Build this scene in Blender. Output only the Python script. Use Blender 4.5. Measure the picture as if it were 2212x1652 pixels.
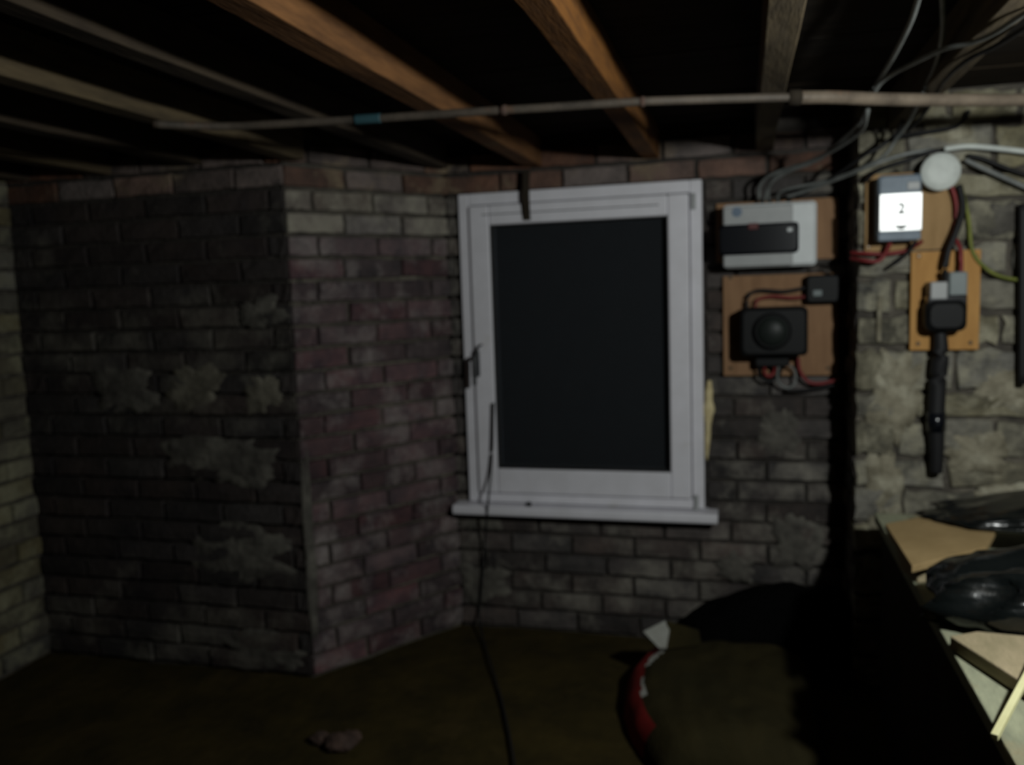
import bpy, bmesh, math, random
from mathutils import Vector, Matrix, noise
random.seed(7)
for o in list(bpy.data.objects): bpy.data.objects.remove(o, do_unlink=True)
S = bpy.context.scene
COL = S.collection
R = math.radians

# ------------------------------------------------------------------ camera
F_PX, W_PX, H_PX = 1850.0, 2212.0, 1652.0
EYE = Vector((0, 0, 1.28))
ROT = Matrix.Rotation(R(15.3), 3, 'Z') @ Matrix.Rotation(R(90 - 6.2), 3, 'X') @ Matrix.Rotation(R(-1.9), 3, 'Z')
cam = bpy.data.cameras.new('camera'); camo = bpy.data.objects.new('camera', cam); COL.objects.link(camo)
camo.matrix_world = Matrix.Translation(EYE) @ ROT.to_4x4()
cam.sensor_width = 36.0; cam.lens = 36.0 * F_PX / W_PX; cam.clip_start = 0.05
cam.dof.use_dof = True; cam.dof.focus_distance = 0.75
cam.dof.aperture_fstop = (cam.lens * 0.001) / 0.0060          # wide entrance pupil, focused too close: a soft phone picture
S.camera = camo
# ------------------------------------------------------------------ world, lamp, exposure
wd = bpy.data.worlds.new('world'); S.world = wd; wd.use_nodes = True
wd.node_tree.nodes['Background'].inputs[0].default_value = (0.55, 0.6, 0.8, 1)
wd.node_tree.nodes['Background'].inputs[1].default_value = 0.0012
LAMP = Vector((0.74, 0.95, 1.575))
ld = bpy.data.lights.new('inspection_lamp', 'SPOT'); lo = bpy.data.objects.new('inspection_lamp', ld); COL.objects.link(lo)
lo.location = LAMP
lo.rotation_euler = (Vector((-0.15, 3.0, 1.62)) - LAMP).to_track_quat('-Z', 'Y').to_euler()
ld.energy = 68; ld.color = (0.96, 1.0, 0.97); ld.spot_size = R(172); ld.spot_blend = 0.55; ld.shadow_soft_size = 0.035
vs = S.view_settings
vs.view_transform = 'Standard'; vs.look = 'None'; vs.exposure = 0.0; vs.gamma = 1.0; vs.use_curve_mapping = False
S.display_settings.display_device = 'sRGB'

# ------------------------------------------------------------------ helpers
def at(px, py, X=None, Y=None, Z=None):
    """point of the room seen at a photograph pixel, on the plane X=, Y= or Z="""
    d = ROT @ Vector(((px - W_PX/2)/F_PX, -(py - H_PX/2)/F_PX, -1))
    t = X/d.x if X is not None else Y/d.y if Y is not None else (Z - EYE.z)/d.z
    return EYE + d*t

MATS = {}
def mat(name, a, b=None, c=None, scale=8.0, rough=0.85, bump=0.0, bscale=60.0, cut=(0.5, 0.62), rnd=0.0, spec=0.3,
        metal=0.0, stretch=(1, 1, 1), coat=0.0, sat=(.35, 1.15)):
    """procedural: a/b mixed by noise, c laid over in patches, rnd = brightness spread per object"""
    m = bpy.data.materials.new(name); m.use_nodes = True; MATS[name] = m
    nt = m.node_tree; N = nt.nodes; L = nt.links; bs = N['Principled BSDF']
    bs.inputs['Roughness'].default_value = rough; bs.inputs['Metallic'].default_value = metal
    bs.inputs['Specular IOR Level'].default_value = spec
    if coat: bs.inputs['Coat Weight'].default_value = coat; bs.inputs['Coat Roughness'].default_value = 0.2
    geo = N.new('ShaderNodeNewGeometry'); mp = N.new('ShaderNodeMapping'); mp.inputs['Scale'].default_value = stretch
    L.new(geo.outputs['Position'], mp.inputs['Vector'])
    if b is None: b = tuple(x*0.8 for x in a)
    n1 = N.new('ShaderNodeTexNoise'); n1.inputs['Scale'].default_value = scale; n1.inputs['Detail'].default_value = 6
    n1.inputs['Roughness'].default_value = 0.65
    L.new(mp.outputs[0], n1.inputs['Vector'])
    r1 = N.new('ShaderNodeValToRGB'); r1.color_ramp.elements[0].position = 0.35; r1.color_ramp.elements[1].position = 0.65
    r1.color_ramp.elements[0].color = (*b, 1); r1.color_ramp.elements[1].color = (*a, 1)
    L.new(n1.outputs['Fac'], r1.inputs['Fac']); out = r1.outputs['Color']
    if rnd:
        oi = N.new('ShaderNodeObjectInfo'); hs = N.new('ShaderNodeHueSaturation')
        mr = N.new('ShaderNodeMapRange'); mr.inputs['To Min'].default_value = 1-rnd; mr.inputs['To Max'].default_value = 1+rnd
        L.new(oi.outputs['Random'], mr.inputs['Value']); L.new(mr.outputs[0], hs.inputs['Value'])
        m2 = N.new('ShaderNodeMath'); m2.operation = 'MULTIPLY'; m2.inputs[1].default_value = 7.31
        m3 = N.new('ShaderNodeMath'); m3.operation = 'FRACT'
        m4 = N.new('ShaderNodeMapRange'); m4.inputs['To Min'].default_value = sat[0]; m4.inputs['To Max'].default_value = sat[1]
        L.new(oi.outputs['Random'], m2.inputs[0]); L.new(m2.outputs[0], m3.inputs[0]); L.new(m3.outputs[0], m4.inputs['Value'])
        L.new(m4.outputs[0], hs.inputs['Saturation']); L.new(out, hs.inputs['Color']); out = hs.outputs['Color']
    if c is not None:
        n2 = N.new('ShaderNodeTexNoise'); n2.inputs['Scale'].default_value = scale*0.55; n2.inputs['Detail'].default_value = 8
        n2.inputs['Roughness'].default_value = 0.7
        ad = N.new('ShaderNodeVectorMath'); ad.inputs[1].default_value = (13.7, 5.1, 9.3)
        L.new(geo.outputs['Position'], ad.inputs[0]); L.new(ad.outputs[0], n2.inputs['Vector'])
        r2 = N.new('ShaderNodeValToRGB'); r2.color_ramp.elements[0].position = cut[0]; r2.color_ramp.elements[1].position = cut[1]
        L.new(n2.outputs['Fac'], r2.inputs['Fac'])
        mx = N.new('ShaderNodeMix'); mx.data_type = 'RGBA'
        L.new(r2.outputs['Color'], mx.inputs['Factor']); L.new(out, mx.inputs['A']); mx.inputs['B'].default_value = (*c, 1)
        out = mx.outputs['Result']
    L.new(out, bs.inputs['Base Color'])
    if bump:
        n3 = N.new('ShaderNodeTexNoise'); n3.inputs['Scale'].default_value = bscale; n3.inputs['Detail'].default_value = 5
        L.new(mp.outputs[0], n3.inputs['Vector'])
        bp = N.new('ShaderNodeBump'); bp.inputs['Strength'].default_value = bump; bp.inputs['Distance'].default_value = 0.01
        L.new(n3.outputs['Fac'], bp.inputs['Height']); L.new(bp.outputs[0], bs.inputs['Normal'])
    return m

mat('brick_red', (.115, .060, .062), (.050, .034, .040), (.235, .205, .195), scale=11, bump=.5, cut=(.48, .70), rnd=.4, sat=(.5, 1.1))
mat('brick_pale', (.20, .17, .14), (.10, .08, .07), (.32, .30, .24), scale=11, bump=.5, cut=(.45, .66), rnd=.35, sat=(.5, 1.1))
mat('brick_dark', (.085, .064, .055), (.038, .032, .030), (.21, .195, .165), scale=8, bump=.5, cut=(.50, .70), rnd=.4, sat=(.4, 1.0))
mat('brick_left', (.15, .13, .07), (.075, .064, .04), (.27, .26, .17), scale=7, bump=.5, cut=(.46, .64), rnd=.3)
mat('brick_darkest', (.046, .036, .032), (.020, .017, .018), (.145, .135, .11), scale=3.6, bump=.5, cut=(.52, .70), rnd=.3, sat=(.5, 1.2))  # darkest brick mix, the same over the whole left front wall
mat('brick_head', (.17, .085, .055), (.075, .045, .035), (.22, .17, .11), scale=8, bump=.6, cut=(.55, .7), rnd=.35)
mat('stone', (.20, .18, .115), (.07, .064, .045), (.33, .31, .225), scale=12, bump=.9, bscale=45, cut=(.46, .66), rnd=.3)
mat('mortar', (.10, .088, .07), (.045, .04, .034), (.2, .18, .14), scale=10, bump=.7, cut=(.52, .7))
mat('mortar_dark', (.05, .043, .037), (.028, .025, .022), scale=10, bump=.7)
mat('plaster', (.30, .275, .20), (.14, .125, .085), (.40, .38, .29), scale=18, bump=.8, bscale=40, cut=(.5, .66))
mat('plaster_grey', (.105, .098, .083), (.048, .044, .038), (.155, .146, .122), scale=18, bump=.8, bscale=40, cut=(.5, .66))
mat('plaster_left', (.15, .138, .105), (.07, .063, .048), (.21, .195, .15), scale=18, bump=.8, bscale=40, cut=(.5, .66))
mat('floor', (.046, .034, .010), (.024, .019, .007), (.062, .044, .016), scale=5, rough=.95, bump=.6, bscale=25, cut=(.55, .75), spec=.1)
mat('joist', (.185, .082, .027), (.095, .042, .015), (.20, .165, .09), scale=9, rough=.9, bump=.15, bscale=30, stretch=(6, .7, 6), cut=(.64, .74), rnd=.2, sat=(.85, 1.1))
mat('joist_dark', (.055, .04, .025), (.03, .021, .014), scale=9, rough=.9, bump=.15, bscale=30, stretch=(6, .7, 6))
mat('joist_grey', (.115, .085, .046), (.06, .044, .026), scale=9, rough=.9, bump=.15, bscale=30, stretch=(6, .7, 6))
mat('floorboard', (.03, .022, .014), (.015, .011, .008), scale=6, rough=.95, stretch=(.7, 6, 1), rnd=.2, spec=.1)
mat('upvc', (.76, .75, .80), (.69, .68, .72), (.60, .58, .56), scale=9, rough=.5, cut=(.62, .75), spec=.4)
mat('gasket', (.03, .03, .03), rough=.7)
mat('handle_black', (.04, .042, .045), rough=.4, spec=.5)
mat('foam', (.72, .62, .36), (.55, .45, .24), scale=30, bump=.5, bscale=50)
mat('pipe', (.17, .135, .10), (.09, .07, .052), (.17, .085, .045), scale=12, rough=.6, bump=.15, cut=(.6, .7))
mat('pipe_dark', (.10, .08, .062), (.05, .042, .034), (.12, .06, .035), scale=12, rough=.6, bump=.15, cut=(.6, .7))
mat('tape_teal', (.03, .08, .095), rough=.6)
mat('cable_grey', (.20, .21, .20), (.13, .14, .135), scale=20, rough=.45)
mat('cable_white', (.62, .66, .62), (.5, .53, .5), scale=20, rough=.5)
mat('cable_black', (.013, .013, .014), rough=.6)
mat('cable_red', (.22, .028, .028), (.14, .016, .018), scale=20, rough=.5)
mat('cable_earth', (.20, .22, .04), (.11, .13, .02), scale=20, rough=.5)
mat('unit_white', (.62, .65, .66), (.55, .58, .58), scale=12, rough=.45, spec=.4)
mat('unit_grey', (.36, .37, .37), (.31, .32, .32), scale=12, rough=.45)
mat('black_gloss', (.005, .006, .009), rough=.2, spec=.5)
mat('black_plastic', (.007, .0075, .008), (.005, .0055, .006), rough=.55, spec=.18)
mat('grey_plastic', (.20, .23, .23), (.16, .19, .19), rough=.5)
mat('case_blue', (.17, .215, .26), (.13, .165, .205), scale=25, rough=.5)
mat('label_gloss', (.86, .90, .89), (.82, .87, .87), rough=.27, spec=.75)
mat('ink', (.03, .035, .035), rough=.9, spec=0.0)
mat('red_plastic', (.09, .012, .012), rough=.4)
mat('blue_sticker', (.14, .19, .26), rough=.5)
mat('ply_orange', (.48, .255, .075), (.38, .19, .05), scale=7, rough=.7, stretch=(5, 5, .8), bump=.1)
mat('ply_brown', (.29, .165, .085), (.22, .12, .06), scale=7, rough=.75, stretch=(5, 5, .8), bump=.1)
mat('ply_tan', (.36, .225, .10), (.28, .17, .07), scale=7, rough=.75, stretch=(5, 5, .8), bump=.1)
mat('screw', (.12, .09, .06), rough=.4, metal=.6)
mat('glass_dark', (.016, .02, .018), rough=.45, spec=.2)
mat('board_tan', (.32, .225, .105), (.26, .18, .08), scale=9, rough=.8, bump=.15)
mat('board_pale', (.33, .34, .23), (.22, .23, .16), (.30, .26, .16), scale=9, rough=.8, bump=.25, stretch=(3, .8, 3), cut=(.55, .66))
mat('board_pale_pink', (.37, .30, .19), (.26, .22, .13), scale=9, rough=.8, bump=.25, stretch=(3, .8, 3))
mat('stick', (.72, .70, .40), (.6, .56, .3), scale=12, rough=.7)
mat('timber_dark', (.035, .028, .02), (.02, .016, .012), scale=6, rough=.9, spec=.1)
mat('bag_black', (.005, .0065, .0065), rough=.2, spec=.6, bump=.4, bscale=16)
mat('bag_matt', (.0025, .0025, .0025), rough=.9, spec=.03)
mat('sack_paper', (.030, .024, .009), (.020, .017, .007), scale=6, rough=.9, spec=.1, bump=.3)
mat('sack_red', (.24, .020, .016), (.17, .013, .012), scale=14, rough=.7, spec=.2)
mat('sack_white', (.46, .47, .43), (.36, .36, .32), scale=20, rough=.7, spec=.2)
mat('rubble', (.10, .06, .045), (.05, .035, .03), scale=14, bump=.5)
g = bpy.data.materials.new('window_glass'); g.use_nodes = True; MATS['window_glass'] = g
gb = g.node_tree.nodes['Principled BSDF']; gb.inputs['Transmission Weight'].default_value = .93; gb.inputs['Roughness'].default_value = .06
gb.inputs['IOR'].default_value = 1.45; gb.inputs['Base Color'].default_value = (.27, .30, .33, 1)

class MB:
    def __init__(s): s.v = []; s.f = []
    def add(s, vs, fs):
        n = len(s.v); s.v += [Vector(v) for v in vs]; s.f += [tuple(i+n for i in f) for f in fs]; return s
    def box(s, lo, hi, m=None):
        x0, y0, z0 = lo; x1, y1, z1 = hi
        vs = [Vector(p) for p in ((x0,y0,z0),(x1,y0,z0),(x1,y1,z0),(x0,y1,z0),(x0,y0,z1),(x1,y0,z1),(x1,y1,z1),(x0,y1,z1))]
        if m: vs = [m @ v for v in vs]
        return s.add(vs, [(0,3,2,1),(4,5,6,7),(0,1,5,4),(1,2,6,5),(2,3,7,6),(3,0,4,7)])
    def rbox(s, lo, hi, r=.006, n=3, axis='y', m=None):
        """box with rounded corners seen along an axis, extruded along it, front edge chamfered"""
        ax = 'xyz'.index(axis); a, b = [i for i in range(3) if i != ax]
        pts = []
        for cx, cy, a0 in ((hi[a]-r, hi[b]-r, 0), (lo[a]+r, hi[b]-r, 90), (lo[a]+r, lo[b]+r, 180), (hi[a]-r, lo[b]+r, 270)):
            for k in range(n+1):
                t = R(a0 + 90*k/n); pts.append((cx + r*math.cos(t), cy + r*math.sin(t)))
        c = min(r*.6, abs(hi[ax]-lo[ax])*.4); ma, mb_ = (lo[a]+hi[a])/2, (lo[b]+hi[b])/2
        rings = []
        for d, k in ((lo[ax], c), (lo[ax]+c, 0), (hi[ax], 0)):
            ring = []
            for p, q in pts:
                v = [0, 0, 0]; v[ax] = d
                v[a] = p - (math.copysign(min(k, abs(p-ma)), p-ma)); v[b] = q - (math.copysign(min(k, abs(q-mb_)), q-mb_))
                ring.append(Vector(v))
            rings.append(ring)
        M_ = len(pts); vs = [v for r_ in rings for v in r_]
        if m: vs = [m @ v for v in vs]
        fs = [tuple(range(M_)), tuple(range(3*M_-1, 2*M_-1, -1))]
        for k in range(2):
            for i in range(M_):
                j = (i+1) % M_; fs.append((k*M_+i, (k+1)*M_+i, (k+1)*M_+j, k*M_+j))
        return s.add(vs, fs)
    def tube(s, pts, r, seg=8, smooth=True, cap=True):
        pts = [Vector(p) for p in pts]
        if smooth and len(pts) > 2:
            out = []
            for i in range(len(pts)-1):
                p0 = pts[max(i-1, 0)]; p1 = pts[i]; p2 = pts[i+1]; p3 = pts[min(i+2, len(pts)-1)]
                for k in range(6):
                    t = k/6; out.append(.5*((2*p1)+(p2-p0)*t+(2*p0-5*p1+4*p2-p3)*t*t+(3*p1-p0-3*p2+p3)*t**3))
            pts = out+[pts[-1]]
        up = Vector((0, 0, 1)); vs = []
        for i, p in enumerate(pts):
            d = (pts[min(i+1, len(pts)-1)]-pts[max(i-1, 0)]).normalized()
            u = d.cross(up)
            if u.length < .1: u = d.cross(Vector((1, 0, 0)))
            u.normalize(); w = d.cross(u)
            rr = r(i/(len(pts)-1)) if callable(r) else r
            for k in range(seg):
                a = 2*math.pi*k/seg; vs.append(p + rr*(math.cos(a)*u + math.sin(a)*w))
        fs = []
        for i in range(len(pts)-1):
            for k in range(seg):
                j = (k+1) % seg; fs.append((i*seg+k, i*seg+j, (i+1)*seg+j, (i+1)*seg+k))
        if cap: fs += [tuple(range(seg))[::-1], tuple(range((len(pts)-1)*seg, len(pts)*seg))]
        return s.add(vs, fs)
    def lathe(s, prof, seg=28, m=None):
        """profile (radius, depth) turned about local -Y"""
        vs = []
        for r, d in prof:
            for k in range(seg):
                a = 2*math.pi*k/seg; vs.append(Vector((r*math.cos(a), -d, r*math.sin(a))))
        if m: vs = [m @ v for v in vs]
        fs = []
        for i in range(len(prof)-1):
            for k in range(seg):
                j = (k+1) % seg; fs.append((i*seg+k, i*seg+j, (i+1)*seg+j, (i+1)*seg+k))
        fs += [tuple(range(seg))[::-1], tuple(range((len(prof)-1)*seg, len(prof)*seg))]
        return s.add(vs, fs)
    def prism(s, poly, d):
        """3-D polygon pushed along vector d"""
        n = len(poly); d = Vector(d); vs = [Vector(p) for p in poly]; vs += [p+d for p in vs]
        fs = [tuple(range(n)), tuple(range(2*n-1, n-1, -1))]
        for i in range(n):
            j = (i+1) % n; fs.append((i, n+i, n+j, j))
        return s.add(vs, fs)
    def mesh(s, name):
        me = bpy.data.meshes.new(name); me.from_pydata([tuple(v) for v in s.v], [], s.f)
        bm = bmesh.new(); bm.from_mesh(me); bmesh.ops.recalc_face_normals(bm, faces=bm.faces); bm.to_mesh(me); bm.free()
        me.update(); return me
    def build(s, name, m, parent=None, smooth=False, bevel=0):
        o = bpy.data.objects.new(name, s.mesh(name)); COL.objects.link(o); o.data.materials.append(MATS[m])
        if smooth:
            for p in o.data.polygons: p.use_smooth = True
        if bevel:
            b = o.modifiers.new('bevel', 'BEVEL'); b.width = bevel; b.segments = 2; b.limit_method = 'ANGLE'
        if parent:
            bpy.context.view_layer.update()
            o.parent = parent; o.matrix_parent_inverse = parent.matrix_world.inverted()
        return o
def empty(name, loc=(0, 0, 0)):
    o = bpy.data.objects.new(name, None); COL.objects.link(o); o.location = loc; o.empty_display_size = .05
    bpy.context.view_layer.update(); return o
def tag(o, label=None, cat=None, group=None, kind=None):
    if label: o['label'] = label
    if cat: o['category'] = cat
    if group: o['group'] = group
    if kind: o['kind'] = kind
    return o
def struct(o, label, cat): return tag(o, label, cat, kind='structure')

# ------------------------------------------------------------------ the room shell
Y_WIN, Y_LEFT, Y_PIER = 3.035, 2.50, 2.785          # window wall, left part of the wall, meter pier
X_SIDE, X_NEAR, X_FAR, X_PIER = -2.50, -1.415, -1.06, 0.327
Z_JOIST, Z_BOARD = 1.71, 1.812
SPLAY = Vector((X_FAR - X_NEAR, Y_WIN - Y_LEFT, 0)); SPLAY_LEN = SPLAY.length; SPLAY.normalize()

fl = MB(); nx, ny = 46, 40
for j in range(ny+1):
    for i in range(nx+1):
        x = -2.75 + 4.6*i/nx; y = -.8 + 4.0*j/ny
        fl.v.append(Vector((x, y, -.012 + .012*noise.noise(Vector((x*2.2, y*2.2, 3.1))) + .006*noise.noise(Vector((x*9, y*9, 1))))))
for j in range(ny):
    for i in range(nx):
        a = j*(nx+1)+i; fl.f.append((a, a+1, a+nx+2, a+nx+1))
floor = fl.build('floor', 'floor', smooth=True); struct(floor, 'dark uneven earth and concrete cellar floor', 'floor')

# bricks: a few shared shapes, unit size along u (1 = one brick), depth to -y of the wall face
BL, BH, BJ = .222, .064, .010
def brick_mesh(seed, L=BL, H=BH, D=.09, jit=.0035, nu=5, nv=2):
    rd = random.Random(seed); mb = MB(); c = .006
    vs = []
    for j in range(nv+1):
        for i in range(nu+1):
            u = -L/2 + c*.6 + (L-1.2*c)*i/nu; w = -H/2 + c*.6 + (H-1.2*c)*j/nv
            edge = (i in (0, nu)) or (j in (0, nv))
            vs.append(Vector((u + rd.uniform(-1, 1)*jit*(.7 if edge else 1), -rd.uniform(0, jit*1.6) + (.002 if edge else 0), w + rd.uniform(-1, 1)*jit*.7)))
    fs = []
    for j in range(nv):
        for i in range(nu):
            a = j*(nu+1)+i; fs.append((a, a+1, a+nu+2, a+nu+1))
    ring = [i for i in range(nu+1)] + [j*(nu+1)+nu for j in range(1, nv+1)] + [nv*(nu+1)+i for i in range(nu-1, -1, -1)] + [j*(nu+1) for j in range(nv-1, 0, -1)]
    n = len(vs); nr = len(ring)
    for k, dep, grow in ((0, c, 1.0), (1, D, 1.0)):
        for i in ring:
            v = vs[i]; vs.append(Vector((max(-L/2, min(L/2, v.x*1.03)), dep, max(-H/2, min(H/2, v.z*1.08)))))
    for i in range(nr):
        j = (i+1) % nr
        fs.append((ring[j], ring[i], n+i, n+j)); fs.append((n+j, n+i, n+nr+i, n+nr+j))
    mb.add(vs, fs); me = mb.mesh('brick'); return me
BRICKS = {}
def bricks_of(kind, mats):
    key = (kind, mats)
    if key not in BRICKS:
        out = []
        for k in range(6):
            me = brick_mesh(k*17 + 5) if kind == 'brick' else brick_mesh(900+k, jit=.008, nu=5, nv=3)
            me.materials.append(MATS[mats]); out.append(me)
        BRICKS[key] = out
    return BRICKS[key]
def lay(parent, origin, du, length, z0, z1, holes=(), kind='brick', mats='brick_red', head=None, skip=(), proud=.004, courses=None, stretch=1.0, seed=0):
    """courses of single bricks on a wall face; origin = left end at floor, du = unit direction to the right"""
    rd = random.Random(seed); ang = math.atan2(du.y, du.x); nrm = Vector((du.y, -du.x, 0)); z = z0; row = 0; n = 0
    while z < z1 - .03:
        h = BH*stretch if courses is None else courses[row % len(courses)]
        hh = min(h, z1 - z)
        bl = BL*(1 if courses is None else rd.uniform(.75, 1.35))
        u = -(bl+BJ)*(.5 if row % 2 else 0) - rd.uniform(0, .03)
        while u < length:
            a, b = max(u, 0), min(u + bl, length)
            segs = [(a, b)]
            for (hu0, hu1, hz0, hz1) in holes:
                if z + hh > hz0 + .004 and z < hz1 - .004:
                    ns = []
                    for p, q in segs:
                        if p < hu0: ns.append((p, min(q, hu0)))
                        if q > hu1: ns.append((max(p, hu1), q))
                    segs = ns
            for p, q in segs:
                if q - p < .03: continue
                mid = (p+q)/2; gone = False
                for (su, sz) in skip:
                    if p < su < q and z < sz < z + hh: gone = True
                if gone: continue
                mm = mats
                for hz, hm in (head or ()):
                    if z > hz: mm = hm
                o = bpy.data.objects.new('brick' if kind == 'brick' else 'stone', rd.choice(bricks_of(kind, mm)))
                COL.objects.link(o)
                o.parent = parent; o.matrix_parent_inverse = Matrix.Identity(4)
                pos = origin + du*mid + nrm*(proud + rd.uniform(-.004, .005))
                o.location = (pos.x, pos.y, z + hh/2)
                o.rotation_euler = (rd.uniform(-.012, .012), rd.uniform(-.012, .012), ang + rd.uniform(-.012, .012))
                o.scale = ((q-p)/BL, 1, hh/BH); n += 1
            u += bl + BJ
            if courses is not None: bl = BL*rd.uniform(.6, 1.4)
        z += h + BJ; row += 1
    return n

def wall_slab(name, mb, m, label):
    o = mb.build(name, m); struct(o, label, 'wall'); return o
# window opening (x, z)
WX0, WX1, WZ0, WZ1 = -1.004, -.138, .492, 1.628
T = .012
mb = MB()
mb.box((X_FAR, Y_WIN+T, -.05), (WX0, Y_WIN+.25, Z_BOARD)); mb.box((WX1, Y_WIN+T, -.05), (X_PIER+.05, Y_WIN+.25, Z_BOARD))
mb.box((WX0, Y_WIN+T, -.05), (WX1, Y_WIN+.25, WZ0-.045)); mb.box((WX0, Y_WIN+T, WZ1+.004), (WX1, Y_WIN+.25, Z_BOARD))
wall_back = wall_slab('wall_back', mb, 'mortar_dark', 'dark brick wall holding the white window')
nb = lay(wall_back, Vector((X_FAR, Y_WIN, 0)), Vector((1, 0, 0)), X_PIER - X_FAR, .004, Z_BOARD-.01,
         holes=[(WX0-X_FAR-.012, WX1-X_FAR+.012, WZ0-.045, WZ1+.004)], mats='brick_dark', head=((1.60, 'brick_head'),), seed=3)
# splayed wall
nS = Vector((SPLAY.y, -SPLAY.x, 0)); p0 = Vector((X_NEAR, Y_LEFT, 0)); p1 = Vector((X_FAR, Y_WIN, 0))
mb = MB(); a = p0 - nS*T; b = p1 - nS*T; bk = -nS*.25
mb.prism([Vector((a.x, a.y, -.05)), Vector((b.x, b.y, -.05)), Vector((b.x, b.y, Z_BOARD)), Vector((a.x, a.y, Z_BOARD))], bk)
wall_splay = wall_slab('wall_splay', mb, 'mortar', 'slanting red brick wall left of the window')
def on_splay(px, py):
    d = ROT @ Vector(((px - W_PX/2)/F_PX, -(py - H_PX/2)/F_PX, -1)); t = (p0 - EYE).dot(nS)/d.dot(nS); q = EYE + d*t
    return ((q - p0).dot(SPLAY), q.z)
nb2 = lay(wall_splay, p0, SPLAY, SPLAY_LEN, .004, Z_BOARD-.01, mats='brick_red', head=((1.47, 'brick_pale'), (1.60, 'brick_head')), skip=[on_splay(800, 462)], seed=11)
# left front wall
mb = MB().box((X_SIDE-.1, Y_LEFT+T, -.05), (X_NEAR-.004, Y_LEFT+.3, Z_BOARD))
wall_left_front = wall_slab('wall_back_left', mb, 'mortar_dark', 'dark patchy brick wall at the left of the cellar')
nb3 = lay(wall_left_front, Vector((X_SIDE, Y_LEFT, 0)), Vector((1, 0, 0)), X_NEAR-X_SIDE-.004, .004, Z_BOARD-.01, mats='brick_darkest', head=((1.60, 'brick_head'),), seed=21)
# left side wall
mb = MB().box((X_SIDE-.25, -.6, -.05), (X_SIDE-T, Y_LEFT+.02, Z_BOARD))
wall_left = wall_slab('wall_left', mb, 'mortar', 'side wall of pale limewashed brick at the far left edge')
nb4 = lay(wall_left, Vector((X_SIDE, Y_LEFT-1.6, 0)), Vector((0, 1, 0)), 1.6, .004, Z_BOARD-.01, mats='brick_left', seed=31)
# meter pier
mb = MB().box((X_PIER+.004, Y_PIER+.007, -.05), (1.75, Y_PIER+.5, Z_BOARD))
wall_pier = wall_slab('wall_back_right', mb, 'mortar', 'pale rough stone pier carrying the electricity meter')
nb5 = lay(wall_pier, Vector((X_PIER, Y_PIER, 0)), Vector((1, 0, 0)), 1.3, .004, Z_BOARD-.01, kind='stone', mats='stone', courses=[.085, .11, .07, .125, .09, .10], seed=41, proud=.004)
nb6 = lay(wall_pier, Vector((X_PIER, Y_WIN, 0)), Vector((0, -1, 0)), Y_WIN-Y_PIER-.01, .004, Z_BOARD-.01, mats='brick_dark', seed=43, proud=-.002)
# right side wall
mb = MB().box((1.63, -.6, -.05), (1.85, Y_PIER+.05, Z_BOARD))
wall_slab('wall_right', mb, 'mortar', 'right side wall of the cellar beyond the picture edge')
print('bricks', nb, nb2, nb3, nb4, nb5, nb6)

# thin irregular slabs: remains of plaster, and one pale slab standing in for lamplight
def patch(parent, origin, du, u0, u1, z0, z1, m='plaster', th=.012, seed=0, n=60, name='plaster_or_lit_patch', rough=.22):
    rd = random.Random(seed); nrm = Vector((du.y, -du.x, 0)); cu, cz = (u0+u1)/2, (z0+z1)/2; ru, rz = (u1-u0)/2, (z1-z0)/2
    ring = []
    for k in range(n):
        t = 2*math.pi*k/n; ct, st = math.cos(t), math.sin(t)
        q = (abs(ct)**3.2 + abs(st)**3.2)**(-1/3.2)
        q *= 1 - rough*(.5 + .5*noise.noise(Vector((ct*1.6 + seed*3.7, st*1.6, seed*.9)))*1.7) - rough*.35*noise.noise(Vector((ct*4, st*4 + seed, 4.4))) - rough*.25*noise.noise(Vector((ct*9, st*9 + seed, 1.4)))
        ring.append((cu + ru*ct*q, cz + rz*st*q))
    base = origin + nrm*.002; vs = []; fs = []
    for k in range(n):
        p = base + du*ring[k][0]; vs.append(Vector((p.x, p.y, ring[k][1])))
    for sc, dd in ((.93, .75), (.6, 1.0)):
        for k in range(n):
            u, z = cu + (ring[k][0]-cu)*sc, cz + (ring[k][1]-cz)*sc
            p = base + du*u + nrm*th*dd*rd.uniform(.75, 1.15); vs.append(Vector((p.x, p.y, z)))
    for r_ in range(2):
        for k in range(n):
            j = (k+1) % n; fs.append((r_*n+k, r_*n+j, (r_+1)*n+j, (r_+1)*n+k))
    p = base + du*cu + nrm*th; vs.append(Vector((p.x, p.y, cz)))
    for k in range(n): fs.append((2*n+k, 2*n+(k+1) % n, 3*n))
    mb = MB().add(vs, fs); return mb.build(name, m, parent, smooth=True)
def patch_px(parent, x0, y0, x1, y1, Y, **k):
    a = at(x0, y1, Y=Y); b = at(x1, y0, Y=Y)
    return patch(parent, Vector((0, Y, 0)), Vector((1, 0, 0)), a.x, b.x, a.z, b.z, **k)
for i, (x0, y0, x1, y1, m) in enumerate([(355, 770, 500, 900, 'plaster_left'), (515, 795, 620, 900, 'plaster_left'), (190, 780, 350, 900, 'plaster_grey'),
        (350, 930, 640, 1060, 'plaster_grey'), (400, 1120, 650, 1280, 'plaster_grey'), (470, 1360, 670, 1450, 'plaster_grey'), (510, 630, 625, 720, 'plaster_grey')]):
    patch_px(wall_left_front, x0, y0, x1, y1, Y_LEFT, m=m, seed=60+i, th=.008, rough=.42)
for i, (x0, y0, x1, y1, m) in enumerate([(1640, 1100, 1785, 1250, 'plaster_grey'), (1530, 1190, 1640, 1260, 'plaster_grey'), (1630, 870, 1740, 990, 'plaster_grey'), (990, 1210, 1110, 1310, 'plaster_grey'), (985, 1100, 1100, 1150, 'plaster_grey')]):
    patch_px(wall_back, x0, y0, x1, y1, Y_WIN, m=m, seed=80+i, th=.010, rough=.45)
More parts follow.
